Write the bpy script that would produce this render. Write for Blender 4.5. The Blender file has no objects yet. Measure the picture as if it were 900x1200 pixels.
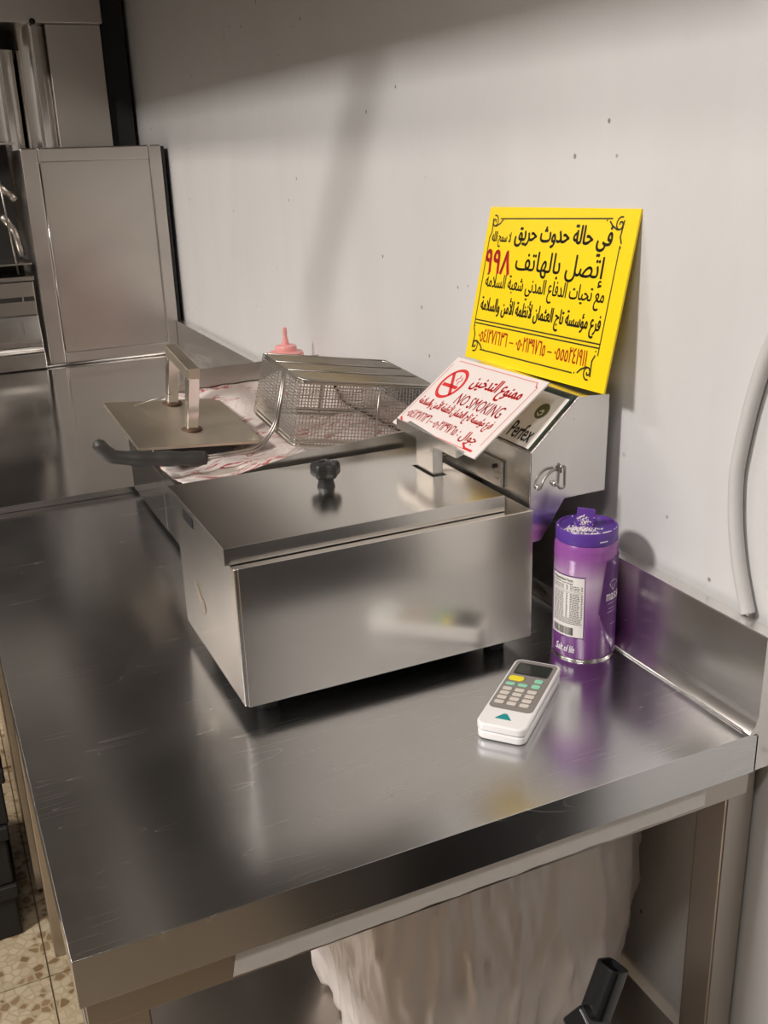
import bpy, bmesh, math, random
from mathutils import Vector, Matrix, Euler
random.seed(7)
scene = bpy.context.scene
PI = math.pi
# ------------------------------------------------------------------ camera, world, lights, exposure
# metres; x = toward the right-hand wall, y = away from the camera along the wall, z = 0 on the work table's top
F_PX, YAW, PITCH, ROLL = 1186.387, 0.42424, 0.34537, -0.03451
cd = bpy.data.cameras.new('camera')
cam = bpy.data.objects.new('camera', cd); scene.collection.objects.link(cam)
cd.sensor_fit = 'VERTICAL'; cd.sensor_height = 36.0; cd.lens = F_PX / 1200 * 36.0
fw = Vector((math.sin(YAW)*math.cos(PITCH), math.cos(YAW)*math.cos(PITCH), -math.sin(PITCH)))
rt = fw.cross(Vector((0, 0, 1))).normalized(); up = rt.cross(fw)
r2 = rt*math.cos(ROLL) + up*math.sin(ROLL); u2 = -rt*math.sin(ROLL) + up*math.cos(ROLL)
cam.matrix_world = Matrix(((r2.x, u2.x, -fw.x, -0.72477), (r2.y, u2.y, -fw.y, -0.67496), (r2.z, u2.z, -fw.z, 0.58851), (0, 0, 0, 1)))
scene.camera = cam
cd.clip_start = 0.02
world = bpy.data.worlds.new('world'); scene.world = world; world.use_nodes = True
world.node_tree.nodes['Background'].inputs[0].default_value = (1.0, 0.93, 0.86, 1)
world.node_tree.nodes['Background'].inputs[1].default_value = 0.3
scene.view_settings.view_transform = 'Standard'; scene.view_settings.look = 'None'
scene.view_settings.gamma = 1.0; scene.view_settings.use_curve_mapping = False
scene.view_settings.exposure = -0.17
scene.cycles.max_bounces = 8; scene.cycles.diffuse_bounces = 4; scene.cycles.glossy_bounces = 5
scene.cycles.use_denoising = True
scene.cycles.sample_clamp_indirect = 6

def area_light(name, loc, target, sx, sy, power, col):
    l = bpy.data.lights.new(name, 'AREA'); l.shape = 'RECTANGLE'; l.size = sx; l.size_y = sy; l.energy = power; l.color = col
    o = bpy.data.objects.new(name, l); scene.collection.objects.link(o); o.location = loc
    o.rotation_euler = (Vector(target) - Vector(loc)).to_track_quat('-Z', 'Y').to_euler()
    return o
area_light('ceiling_and_fill_light', (-2.55, 0.12, 1.80), (-1.5, 0.25, 0), 0.34, 0.34, 80, (1.0, 0.95, 0.91))
area_light('ceiling_and_fill_light', (-1.9, 2.0, 1.86), (-1.9, 2.0, 0), 0.25, 1.2, 40, (1.0, 0.91, 0.82))
area_light('ceiling_and_fill_light', (-1.2, -0.8, 1.86), (-1.2, -0.8, 0), 1.0, 0.25, 17, (1.0, 0.93, 0.87))  # fill light added behind the camera to brighten front faces

# ------------------------------------------------------------------ materials
MATS = {}
def new_mat(name):
    m = bpy.data.materials.new(name); m.use_nodes = True
    nt = m.node_tree; b = nt.nodes['Principled BSDF']; MATS[name] = m
    return m, nt, b
def plain(name, col, rough=0.5, metal=0.0, bump=0.0, bscale=200, **kw):
    m, nt, b = new_mat(name)
    b.inputs['Base Color'].default_value = (*col, 1); b.inputs['Roughness'].default_value = rough; b.inputs['Metallic'].default_value = metal
    for k, v in kw.items(): b.inputs[k.replace('_', ' ')].default_value = v
    if bump:
        N = nt.nodes; n = N.new('ShaderNodeTexNoise'); n.inputs['Scale'].default_value = bscale
        c = N.new('ShaderNodeTexCoord'); nt.links.new(c.outputs['Object'], n.inputs['Vector'])
        bp = N.new('ShaderNodeBump'); bp.inputs['Strength'].default_value = bump; bp.inputs['Distance'].default_value = 0.002
        nt.links.new(n.outputs['Fac'], bp.inputs['Height']); nt.links.new(bp.outputs['Normal'], b.inputs['Normal'])
    return m
def ramp(nt, fac, stops):
    r = nt.nodes.new('ShaderNodeValToRGB'); nt.links.new(fac, r.inputs['Fac'])
    e = r.color_ramp.elements
    while len(e) < len(stops): e.new(0.5)
    for i, (p, c) in enumerate(stops):
        e[i].position = p; e[i].color = (*c, 1) if len(c) == 3 else c
    return r.outputs['Color']
def noise(nt, scale, detail=3, vec_scale=(1, 1, 1), rot=(0, 0, 0), coord='Object', dist=0.0):
    N = nt.nodes; c = N.new('ShaderNodeTexCoord'); mp = N.new('ShaderNodeMapping')
    mp.inputs['Scale'].default_value = vec_scale; mp.inputs['Rotation'].default_value = rot
    nt.links.new(c.outputs[coord], mp.inputs['Vector'])
    n = N.new('ShaderNodeTexNoise'); n.inputs['Scale'].default_value = scale; n.inputs['Detail'].default_value = detail
    n.inputs['Distortion'].default_value = dist
    nt.links.new(mp.outputs['Vector'], n.inputs['Vector']); return n.outputs['Fac']
def math_node(nt, op, a, b):
    n = nt.nodes.new('ShaderNodeMath'); n.operation = op
    for i, v in enumerate((a, b)):
        if hasattr(v, 'is_output') or not isinstance(v, (int, float)): nt.links.new(v, n.inputs[i])
        else: n.inputs[i].default_value = v
    return n.outputs[0]
def mixc(nt, fac, a, b):
    n = nt.nodes.new('ShaderNodeMix'); n.data_type = 'RGBA'
    if isinstance(fac, (int, float)): n.inputs[0].default_value = fac
    else: nt.links.new(fac, n.inputs[0])
    for i, v in ((6, a), (7, b)):
        if isinstance(v, tuple): n.inputs[i].default_value = (*v, 1)
        else: nt.links.new(v, n.inputs[i])
    return n.outputs[2]
def steel(name, col=(0.60, 0.575, 0.545), rough=0.26, var=0.10, grain=(1, 60, 60), scratch=0.0, bump=0.02, waves=0.0, smear=0.12):
    m, nt, b = new_mat(name); L = nt.links.new
    b.inputs['Metallic'].default_value = 1.0
    big = noise(nt, 5, 4, dist=0.6); fine = noise(nt, 1.6, 1, grain)
    colA = mixc(nt, big, tuple(c*(1-smear) for c in col), tuple(min(1, c*(1+smear)) for c in col))
    rr = math_node(nt, 'MULTIPLY_ADD', big, var*2)
    rr.node.inputs[2].default_value = rough - var
    r3 = math_node(nt, 'ADD', rr, math_node(nt, 'MULTIPLY', fine, 0.02))
    h = math_node(nt, 'MULTIPLY', fine, 1.0)
    if scratch:
        # fine scattered scratches: thin iso-lines of distorted stretched noise in three directions
        acc = None
        for k, (ang, sc) in enumerate(((0.5, 3.2), (1.35, 3.8), (-0.45, 3.0), (-0.9, 4.5), (0.1, 5.0))):
            f = noise(nt, sc, 0.0, (0.8, 11, 4), (0, 0, ang), dist=0.08)
            line = ramp(nt, f, [(0.0, (0, 0, 0)), (0.606, (0, 0, 0)), (0.610, (1, 1, 1)), (0.614, (0, 0, 0)), (1.0, (0, 0, 0))])
            msk = ramp(nt, noise(nt, 7+k*2, 2, rot=(0, 0, k)), [(0.47, (0, 0, 0)), (0.64, (1, 1, 1))])
            v = math_node(nt, 'MULTIPLY', line, msk)
            acc = v if acc is None else math_node(nt, 'MAXIMUM', acc, v)
        colA = mixc(nt, math_node(nt, 'MULTIPLY', acc, scratch), colA, (0.98, 0.96, 0.92))
        r3 = math_node(nt, 'ADD', r3, math_node(nt, 'MULTIPLY', acc, 0.30*scratch))
    L(colA, b.inputs['Base Color']); L(r3, b.inputs['Roughness'])
    bp = nt.nodes.new('ShaderNodeBump'); bp.inputs['Strength'].default_value = bump; bp.inputs['Distance'].default_value = 0.00012
    out = None
    if waves:
        b2 = nt.nodes.new('ShaderNodeBump'); b2.inputs['Strength'].default_value = waves; b2.inputs['Distance'].default_value = 0.01
        L(noise(nt, 3.5, 1.5), b2.inputs['Height']); L(b2.outputs['Normal'], b.inputs['Normal'])
    return m
steel('steel_table', (0.64, 0.645, 0.655), 0.19, 0.06, (60, 1, 60), scratch=0.42, waves=0.05)
steel('steel_far', (0.66, 0.645, 0.62), 0.13, 0.05, (60, 1, 60), waves=0.05)
steel('steel_fryer', (0.80, 0.765, 0.72), 0.185, 0.035, (2, 60, 60), waves=0.03)
steel('steel_lid', (0.74, 0.71, 0.67), 0.19, 0.05, (60, 2, 60), scratch=0.0, waves=0.05)
steel('steel_head', (0.70, 0.685, 0.66), 0.24, 0.05, (60, 2, 60))
steel('steel_scuttle', (0.64, 0.62, 0.59), 0.22, 0.07, (60, 2, 60), waves=0.05)
steel('steel_splash', (0.76, 0.74, 0.72), 0.24, 0.08, (60, 2, 60), waves=0.10)
steel('steel_cabinet', (0.58, 0.545, 0.51), 0.30, 0.06, (60, 60, 2), waves=0.05)
steel('steel_leg', (0.48, 0.44, 0.40), 0.34, 0.08, (60, 60, 2))
steel('steel_wire', (0.41, 0.38, 0.345), 0.34, 0.05, (1, 1, 1))
steel('steel_polished', (0.80,0.775,0.745), 0.14, 0.05, (60, 60, 2))
steel('steel_plate', (0.60, 0.53, 0.43), 0.42, 0.08, (3, 20, 20), smear=0.28)
plain('weld', (0.10, 0.055, 0.035), 0.6, 0.4, 0.4, 300)
plain('black_plastic', (0.017, 0.017, 0.018), 0.42)
plain('grip_plastic', (0.035, 0.033, 0.031), 0.5)
plain('dark_steel', (0.035, 0.032, 0.03), 0.5, 0.6)
plain('black_gloss', (0.012, 0.012, 0.013), 0.22)
plain('hole_black', (0.002, 0.002, 0.002), 0.95)
plain('rubber', (0.012, 0.012, 0.012), 0.7)
plain('yellow_board', (0.93, 0.66, 0.005), 0.33)
plain('print_black', (0.025, 0.02, 0.01), 0.4)
plain('print_red', (0.68, 0.035, 0.035), 0.4)
plain('print_orange_red', (0.75, 0.10, 0.015), 0.4)
plain('white_board', (0.80, 0.72, 0.69), 0.32)
plain('board_edge', (0.75, 0.66, 0.55), 0.5)
plain('label_white', (0.80, 0.77, 0.73), 0.35)
plain('label_olive', (0.10, 0.11, 0.035), 0.4)
plain('label_dark', (0.03, 0.045, 0.035), 0.35)
plain('film', (0.80, 0.77, 0.73), 0.45, 0, 0.5, 60)
plain('device_white', (0.84, 0.82, 0.81), 0.30, Coat_Weight=0.3)
plain('device_grey', (0.24, 0.22, 0.20), 0.45)
plain('device_screen', (0.035, 0.038, 0.033), 0.15)
plain('key_beige', (0.66, 0.60, 0.53), 0.5)
plain('key_yellow', (0.85, 0.72, 0.03), 0.45)
plain('key_green', (0.30, 0.66, 0.46), 0.5)
plain('logo_teal', (0.0, 0.27, 0.27), 0.4)
plain('lid_purple', (0.105, 0.045, 0.30), 0.28, Subsurface_Weight=0.15)
plain('salt', (0.88, 0.80, 0.84), 0.8, 0, 0.6, 600)
plain('print_white', (0.86, 0.80, 0.86), 0.4)
plain('print_pale_violet', (0.55, 0.33, 0.62), 0.4)
plain('deep_violet', (0.115, 0.03, 0.17), 0.28)
plain('pink_plastic', (0.80, 0.36, 0.34), 0.35, Subsurface_Weight=0.3)
plain('conduit_paint', (0.56, 0.545, 0.53), 0.4)
plain('bag', (0.90, 0.83, 0.79), 0.30, 0, 0.5, 14, Transmission_Weight=0.0, Subsurface_Weight=0.25)
MATS['bag'].node_tree.nodes['Principled BSDF'].inputs['Subsurface Radius'].default_value = (0.05, 0.03, 0.025)
plain('bin', (0.16, 0.13, 0.11), 0.4)
plain('lamp_glass', (0.9, 0.9, 0.9), 0.4, Emission_Strength=4.0)
MATS['lamp_glass'].node_tree.nodes['Principled BSDF'].inputs['Emission Color'].default_value = (1, 0.94, 0.88, 1)
plain('ceiling_paint', (0.22, 0.205, 0.19), 0.8)
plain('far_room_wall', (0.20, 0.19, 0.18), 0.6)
plain('room_wall', (0.06, 0.047, 0.038), 0.6, 0, 0.2, 8)

def wall_material():
    m, nt, b = new_mat('wall_paint'); L = nt.links.new
    c = mixc(nt, noise(nt, 2.5, 4, (1, 1, 0.35)), (0.60, 0.595, 0.59), (0.67, 0.66, 0.65))
    blot = ramp(nt, noise(nt, 4, 3, (1, 1.6, 0.5), dist=0.5), [(0.40, (0, 0, 0)), (0.72, (1, 1, 1))])
    c = mixc(nt, math_node(nt, 'MULTIPLY', blot, 0.35), c, (0.56, 0.535, 0.53))
    # pits in the paint
    N = nt.nodes; v = N.new('ShaderNodeTexVoronoi'); v.inputs['Scale'].default_value = 22; v.inputs['Randomness'].default_value = 1
    co = N.new('ShaderNodeTexCoord'); L(co.outputs['Object'], v.inputs['Vector'])
    dot = ramp(nt, v.outputs['Distance'], [(0.05, (1, 1, 1)), (0.08, (0, 0, 0))])
    msk = ramp(nt, noise(nt, 5, 2), [(0.50, (0, 0, 0)), (0.56, (1, 1, 1))])
    d = math_node(nt, 'MULTIPLY', dot, msk)
    c = mixc(nt, math_node(nt, 'MULTIPLY', d, 0.8), c, (0.16, 0.14, 0.13))
    L(c, b.inputs['Base Color']); b.inputs['Roughness'].default_value = 0.42
    bp = N.new('ShaderNodeBump'); bp.inputs['Strength'].default_value = 0.35; bp.inputs['Distance'].default_value = 0.002
    h = math_node(nt, 'ADD', noise(nt, 60, 4, (1, 1, 0.6)), math_node(nt, 'MULTIPLY', noise(nt, 9, 3, (1, 1, 0.4)), 2.0))
    L(math_node(nt, 'SUBTRACT', h, d), bp.inputs['Height']); L(bp.outputs['Normal'], b.inputs['Normal'])
wall_material()

def terrazzo():
    m, nt, b = new_mat('terrazzo'); L = nt.links.new; N = nt.nodes
    geo = N.new('ShaderNodeNewGeometry'); v = N.new('ShaderNodeTexVoronoi'); v.inputs['Scale'].default_value = 62; v.feature = 'DISTANCE_TO_EDGE'
    L(geo.outputs['Position'], v.inputs['Vector'])
    v2 = N.new('ShaderNodeTexVoronoi'); v2.inputs['Scale'].default_value = 62; L(geo.outputs['Position'], v2.inputs['Vector'])
    sep = N.new('ShaderNodeSeparateColor'); L(v2.outputs['Color'], sep.inputs[0])
    chip = ramp(nt, sep.outputs[0], [(0.0, (0.22, 0.14, 0.07)), (0.35, (0.33, 0.22, 0.12)), (0.36, (0.50, 0.40, 0.265)), (1.0, (0.58, 0.48, 0.335))])
    edge = ramp(nt, v.outputs['Distance'], [(0.06, (0, 0, 0)), (0.13, (1, 1, 1))])
    L(mixc(nt, edge, (0.45, 0.36, 0.23), chip), b.inputs['Base Color']); b.inputs['Roughness'].default_value = 0.45
terrazzo()
plain('grout', (0.20, 0.15, 0.10), 0.8)

def paper_material():
    m, nt, b = new_mat('printed_paper'); L = nt.links.new
    lines = ramp(nt, noise(nt, 16, 3, (1.0, 3.2, 1.0), (0, 0, 0.7), dist=1.2), [(0.55, (0, 0, 0)), (0.575, (1, 1, 1)), (0.60, (1, 1, 1)), (0.625, (0, 0, 0))])
    msk = ramp(nt, noise(nt, 12, 1), [(0.42, (0, 0, 0)), (0.50, (1, 1, 1))])
    c = mixc(nt, math_node(nt, 'MULTIPLY', lines, msk), (0.70, 0.62, 0.585), (0.38, 0.07, 0.08))
    stain = ramp(nt, noise(nt, 7, 3), [(0.5, (0, 0, 0)), (0.75, (1, 1, 1))])
    c = mixc(nt, math_node(nt, 'MULTIPLY', stain, 0.35), c, (0.45, 0.30, 0.24))
    L(c, b.inputs['Base Color']); b.inputs['Roughness'].default_value = 0.5
    bp = nt.nodes.new('ShaderNodeBump'); bp.inputs['Strength'].default_value = 0.6; bp.inputs['Distance'].default_value = 0.006
    L(noise(nt, 22, 3, dist=1.5), bp.inputs['Height']); L(bp.outputs['Normal'], b.inputs['Normal'])
paper_material()

def jar_print():
    # the can's printed wrap: violet at foot and shoulder, pale pink glow band in the middle of the print
    m, nt, b = new_mat('jar_print'); L = nt.links.new; N = nt.nodes
    co = N.new('ShaderNodeTexCoord'); sep = N.new('ShaderNodeSeparateXYZ'); L(co.outputs['Object'], sep.inputs[0])
    z = math_node(nt, 'DIVIDE', sep.outputs[2], 0.165)
    wob = math_node(nt, 'ADD', z, math_node(nt, 'MULTIPLY', math_node(nt, 'SUBTRACT', noise(nt, 25, 3), 0.5), 0.12))
    c = ramp(nt, wob, [(0.02, (0.15, 0.035, 0.19)), (0.25, (0.24, 0.075, 0.30)), (0.42, (0.38, 0.20, 0.42)), (0.60, (0.60, 0.46, 0.60)), (0.72, (0.42, 0.21, 0.45)), (0.80, (0.32, 0.10, 0.36)), (0.97, (0.25, 0.06, 0.30))])
    L(c, b.inputs['Base Color']); b.inputs['Roughness'].default_value = 0.24; b.inputs['Coat Weight'].default_value = 0.3
jar_print()

# ------------------------------------------------------------------ mesh helpers
def V(*a): return Vector(a)
class MB:
    def __init__(s): s.v = []; s.f = []
    def add(s, vs, fs):
        o = len(s.v); s.v += [tuple(v) for v in vs]; s.f += [tuple(i+o for i in f) for f in fs]; return s
    def box(s, x0, x1, y0, y1, z0, z1):
        vs = [(x, y, z) for x in (x0, x1) for y in (y0, y1) for z in (z0, z1)]
        return s.add(vs, [(0, 1, 3, 2), (4, 6, 7, 5), (0, 4, 5, 1), (2, 3, 7, 6), (0, 2, 6, 4), (1, 5, 7, 3)])
    def obox(s, M, sx, sy, sz):
        vs = [M @ Vector((x*sx/2, y*sy/2, z*sz/2)) for x in (-1, 1) for y in (-1, 1) for z in (-1, 1)]
        return s.add(vs, [(0, 1, 3, 2), (4, 6, 7, 5), (0, 4, 5, 1), (2, 3, 7, 6), (0, 2, 6, 4), (1, 5, 7, 3)])
    def prism(s, pts, axis, a, b):
        # pts in the two other axes (cyclic order x,y,z without axis); extruded from a to b
        def mk(p, t): q = list(p); q.insert(axis, t); return tuple(q)
        n = len(pts); vs = [mk(p, a) for p in pts] + [mk(p, b) for p in pts]
        fs = [tuple(range(n)), tuple(range(2*n-1, n-1, -1))] + [(i, i+n, (i+1) % n+n, (i+1) % n) for i in range(n)]
        return s.add(vs, fs)
    def lathe(s, prof, c=(0, 0, 0), n=32, M=None):
        vs = []; fs = []
        for r, z in prof:
            for k in range(n):
                a = 2*PI*k/n; p = Vector((c[0]+r*math.cos(a), c[1]+r*math.sin(a), c[2]+z)); vs.append(M @ p if M else p)
        m = len(prof)
        for i in range(m-1):
            for k in range(n): fs.append((i*n+k, i*n+(k+1) % n, (i+1)*n+(k+1) % n, (i+1)*n+k))
        fs.append(tuple(range(n-1, -1, -1))); fs.append(tuple((m-1)*n+k for k in range(n)))
        return s.add(vs, fs)
    def tube(s, pts, r, n=8, closed=False):
        pts = [Vector(p) for p in pts]; m = len(pts); vs = []; fs = []
        prev = None
        for i, p in enumerate(pts):
            if closed: t = (pts[(i+1) % m]-pts[i-1]).normalized()
            else: t = (pts[min(i+1, m-1)]-pts[max(i-1, 0)]).normalized()
            if prev is None:
                a = t.orthogonal().normalized()
            else:
                a = (prev - t*prev.dot(t)).normalized()
            prev = a; b = t.cross(a); rr = r[i] if isinstance(r, (list, tuple)) else r
            for k in range(n):
                q = 2*PI*k/n; vs.append(p + (a*math.cos(q)+b*math.sin(q))*rr)
        for i in range(m if closed else m-1):
            j = (i+1) % m
            for k in range(n): fs.append((i*n+k, i*n+(k+1) % n, j*n+(k+1) % n, j*n+k))
        if not closed: fs.append(tuple(range(n-1, -1, -1))); fs.append(tuple((m-1)*n+k for k in range(n)))
        return s.add(vs, fs)
    def build(s, name, mat, parent=None, smooth=False, bevel=0.0, seg=2, solid=0.0, solid_off=-1.0, subsurf=0, loc=None, fix=True):
        me = bpy.data.meshes.new(name); me.from_pydata(s.v, [], s.f)
        if fix:
            bm = bmesh.new(); bm.from_mesh(me); bmesh.ops.recalc_face_normals(bm, faces=bm.faces); bm.to_mesh(me); bm.free()
        me.materials.append(MATS[mat]); me.update()
        o = bpy.data.objects.new(name, me); scene.collection.objects.link(o)
        if smooth:
            for p in me.polygons: p.use_smooth = True
        if loc is not None: o.location = loc
        if parent: o.parent = parent
        if solid:
            md = o.modifiers.new('solid', 'SOLIDIFY'); md.thickness = solid; md.offset = solid_off
        if bevel:
            md = o.modifiers.new('bevel', 'BEVEL'); md.width = bevel; md.segments = seg; md.limit_method = 'ANGLE'; md.angle_limit = 0.7
            md.harden_normals = True
            for p in me.polygons: p.use_smooth = True
        if subsurf:
            md = o.modifiers.new('subdivision', 'SUBSURF'); md.levels = subsurf; md.render_levels = subsurf
        return o
def smooth_angle(o, deg=35):
    me = o.data
    for p in me.polygons: p.use_smooth = True
    me.set_sharp_from_angle(angle=math.radians(deg))
    return o
def thing(name, label, cat, loc=(0, 0, 0), group=None):
    o = bpy.data.objects.new(name, None); scene.collection.objects.link(o); o.location = loc; o.empty_display_size = 0.05
    tag(o, label, cat, group); return o
def tag(o, label, cat, group=None):
    o['label'] = label; o['category'] = cat
    if group: o['group'] = group
    return o
def struct(o): o['kind'] = 'structure'; return o
def at(root, o):
    # root-relative parenting while the mesh is written in world coordinates
    o.parent = root; o.matrix_parent_inverse = Matrix.Translation(-Vector(root.location)); return o
def arc(c, r, a0, a1, n, f):
    return [f(c, r, a0+(a1-a0)*i/n) for i in range(n+1)]
def fillet(pts, r, n=5):
    # polyline with rounded corners
    pts = [Vector(p) for p in pts]; out = [pts[0]]
    for i in range(1, len(pts)-1):
        a, b, c = pts[i-1], pts[i], pts[i+1]
        u = (a-b); w = (c-b); d = min(r, u.length*0.49, w.length*0.49); p = b+u.normalized()*d; q = b+w.normalized()*d
        for k in range(n+1):
            t = k/n; out.append(p*(1-t)**2 + b*2*t*(1-t) + q*t*t)
    out.append(pts[-1]); return out

# ------------------------------------------------------------------ lettering
AR = {}
def _forms(s, base, four=True):
    AR[s] = [chr(base+i) for i in range(4 if four else 2)]
_forms('ا', 0xFE8D, False); _forms('أ', 0xFE83, False); _forms('إ', 0xFE87, False); _forms('ؤ', 0xFE85, False)
_forms('ب', 0xFE8F); _forms('ة', 0xFE93, False); _forms('ت', 0xFE95); _forms('ث', 0xFE99); _forms('ج', 0xFE9D); _forms('ح', 0xFEA1); _forms('خ', 0xFEA5)
_forms('د', 0xFEA9, False); _forms('ذ', 0xFEAB, False); _forms('ر', 0xFEAD, False); _forms('ز', 0xFEAF, False)
_forms('س', 0xFEB1); _forms('ش', 0xFEB5); _forms('ص', 0xFEB9); _forms('ض', 0xFEBD); _forms('ظ', 0xFEC5); _forms('ع', 0xFEC9); _forms('ف', 0xFED1); _forms('ق', 0xFED5)
_forms('ل', 0xFEDD); _forms('م', 0xFEE1); _forms('ن', 0xFEE5); _forms('ه', 0xFEE9); _forms('و', 0xFEED, False); _forms('ي', 0xFEF1)
LIG = {'ا': 0xFEFB, 'أ': 0xFEF7, 'إ': 0xFEF9}
def shape_ar(s):
    out = []; i = 0; joined = False
    while i < len(s):
        ch = s[i]
        if ch == 'ل' and i+1 < len(s) and s[i+1] in LIG:
            out.append(chr(LIG[s[i+1]] + (1 if joined else 0))); joined = False; i += 2; continue
        if ch in AR:
            f = AR[ch]; nxt = i+1 < len(s) and s[i+1] in AR and len(f) == 4
            idx = (3 if nxt else 1) if joined else (2 if nxt else 0)
            out.append(f[idx]); joined = nxt
        else: out.append(ch); joined = False
        i += 1
    return ''.join(reversed(out))
def text_mesh(body, bold=0.0, shear=0.0):
    """flat triangles of the text (nonzero winding fill), as (verts 2D, faces, bounds)"""
    import numpy as np
    from mathutils.geometry import delaunay_2d_cdt
    cu = bpy.data.curves.new('lettering', 'FONT'); cu.body = body; cu.size = 1.0; cu.offset = bold; cu.resolution_u = 2; cu.shear = shear
    cu.fill_mode = 'NONE'
    o = bpy.data.objects.new('lettering', cu); scene.collection.objects.link(o)
    bpy.context.view_layer.update()
    me = bpy.data.meshes.new_from_object(o.evaluated_get(bpy.context.evaluated_depsgraph_get()))
    pv = [Vector((v.co.x, v.co.y)) for v in me.vertices]; ed = [tuple(e.vertices) for e in me.edges]
    bpy.data.objects.remove(o); bpy.data.curves.remove(cu); bpy.data.meshes.remove(me)
    # walk each closed outline so that every edge keeps its direction
    nxt = {}
    for a_, b_ in ed: nxt.setdefault(a_, []).append(b_); nxt.setdefault(b_, []).append(a_)
    seen = set(); E1 = []
    for st in range(len(pv)):
        if st in seen or st not in nxt: continue
        cur = st; prv = None; loop = []
        while cur not in seen:
            seen.add(cur); loop.append(cur)
            opts = [q for q in nxt[cur] if q != prv and q not in seen]
            if prv is None and st+1 in opts: q = st+1
            elif opts: q = opts[0]
            else: break
            prv, cur = cur, q
        E1 += [(loop[i], loop[(i+1) % len(loop)]) for i in range(len(loop))]
    ov, oe, of, *_ = delaunay_2d_cdt(pv, E1, [], 0, 1e-6)
    A_ = np.array([pv[a_] for a_, b_ in E1]); B_ = np.array([pv[b_] for a_, b_ in E1])
    vs = [(v.x, v.y) for v in ov]; fs = []
    for f_ in of:
        cx_ = sum(vs[i][0] for i in f_)/len(f_); cy_ = sum(vs[i][1] for i in f_)/len(f_)
        up_c = (A_[:, 1] <= cy_) & (B_[:, 1] > cy_); dn_c = (A_[:, 1] > cy_) & (B_[:, 1] <= cy_)
        side = (B_[:, 0]-A_[:, 0])*(cy_-A_[:, 1]) - (cx_-A_[:, 0])*(B_[:, 1]-A_[:, 1])
        if int((up_c & (side > 0)).sum()) != int((dn_c & (side < 0)).sum()): fs.append(tuple(f_))
    us = sorted({i for f_ in fs for i in f_}); mp_ = {k: i for i, k in enumerate(us)}
    vs = [vs[i] for i in us]; fs = [tuple(mp_[i] for i in f_) for f_ in fs]
    x0 = min(v[0] for v in vs); x1 = max(v[0] for v in vs); y0 = min(v[1] for v in vs); y1 = max(v[1] for v in vs)
    return vs, fs, (x0, x1, y0, y1)
def text_into(mb, body, u0, u1, v0, v1, f, bold=0.0, shear=0.0):
    """fit text in the u/v rectangle; f(u, v) -> 3D point; bold thickens the strokes by printing shifted copies"""
    vs, fs, (x0, x1, y0, y1) = text_mesh(body, 0.0, shear)
    d = bold*(v1-v0)*0.55; ar = 1.0
    for k, (dx, dy) in enumerate(((0, 0), (1, 0.3), (-1, -0.3), (0.3, -0.7), (-0.3, 0.7)) if bold > 0 else ((0, 0),)):
        mb.add([f(u0+(x-x0)/(x1-x0)*(u1-u0)+dx*d*bold_aspect[0], v0+(y-y0)/(y1-y0)*(v1-v0)+dy*d) for x, y in vs], fs)
bold_aspect = [1.0]
def quad_strip(mb, f, u0, u1, v0, v1):
    mb.add([f(u0, v0), f(u1, v0), f(u1, v1), f(u0, v1)], [(0, 1, 2, 3)])
def polyline(mb, f, pts, w, closed=False):
    n = len(pts); m = n if closed else n-1
    for i in range(m):
        a = Vector(pts[i]); b = Vector(pts[(i+1) % n]); d = (b-a).normalized(); p = Vector((-d.y, d.x))*w/2; e = d*w*0.3
        q = [a-e-p, b+e-p, b+e+p, a-e+p]; mb.add([f(x.x, x.y) for x in q], [(0, 1, 2, 3)])
def disc(mb, f, cu, cv, r, n=20, r2=0.0, sy=1.0):
    if r2:
        vs = [f(cu+rr*math.cos(2*PI*k/n), cv+sy*rr*math.sin(2*PI*k/n)) for rr in (r2, r) for k in range(n)]
        mb.add(vs, [(k, (k+1) % n, n+(k+1) % n, n+k) for k in range(n)])
    else: mb.add([f(cu+r*math.cos(2*PI*k/n), cv+sy*r*math.sin(2*PI*k/n)) for k in range(n)], [tuple(range(n))])

# ------------------------------------------------------------------ the room
WALL = 0.03; FLOOR = -0.82; CEIL = 1.93; LEFT = -3.4; BACK = -1.4; FAR = 3.6
struct(MB().box(WALL, WALL+0.12, BACK-0.1, FAR+0.1, FLOOR-0.05, CEIL+0.05).build('wall_right', 'wall_paint'))
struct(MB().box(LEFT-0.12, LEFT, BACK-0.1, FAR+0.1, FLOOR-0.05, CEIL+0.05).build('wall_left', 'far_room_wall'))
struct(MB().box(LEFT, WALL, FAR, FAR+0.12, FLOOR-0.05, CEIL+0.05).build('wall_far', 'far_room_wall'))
struct(MB().box(LEFT, WALL, BACK-0.12, BACK, FLOOR-0.05, CEIL+0.05).build('wall_near', 'room_wall'))
struct(MB().box(LEFT-0.1, WALL+0.1, BACK-0.1, FAR+0.1, CEIL, CEIL+0.08).build('ceiling', 'ceiling_paint'))
floor = struct(MB().box(LEFT-0.1, WALL+0.1, BACK-0.1, FAR+0.1, FLOOR-0.06, FLOOR-0.003).build('floor', 'grout'))
tile_me = None
TS = 0.25
tx0 = -0.706; ty0 = 0.925
for i in range(-7, 3):
    for j in range(-6, 10):
        x = tx0+i*TS; y = ty0+j*TS
        if x+TS > WALL: continue
        if tile_me is None:
            o = MB().box(0.0012, TS-0.0012, 0.0012, TS-0.0012, -0.02, 0.003).build('floor_tile', 'terrazzo', bevel=0.0008, seg=1); tile_me = o
        else:
            o = tile_me.copy(); scene.collection.objects.link(o)
        o.parent = floor; o.location = (x, y, FLOOR-0.003); o.rotation_euler = (0, 0, 0)
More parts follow.
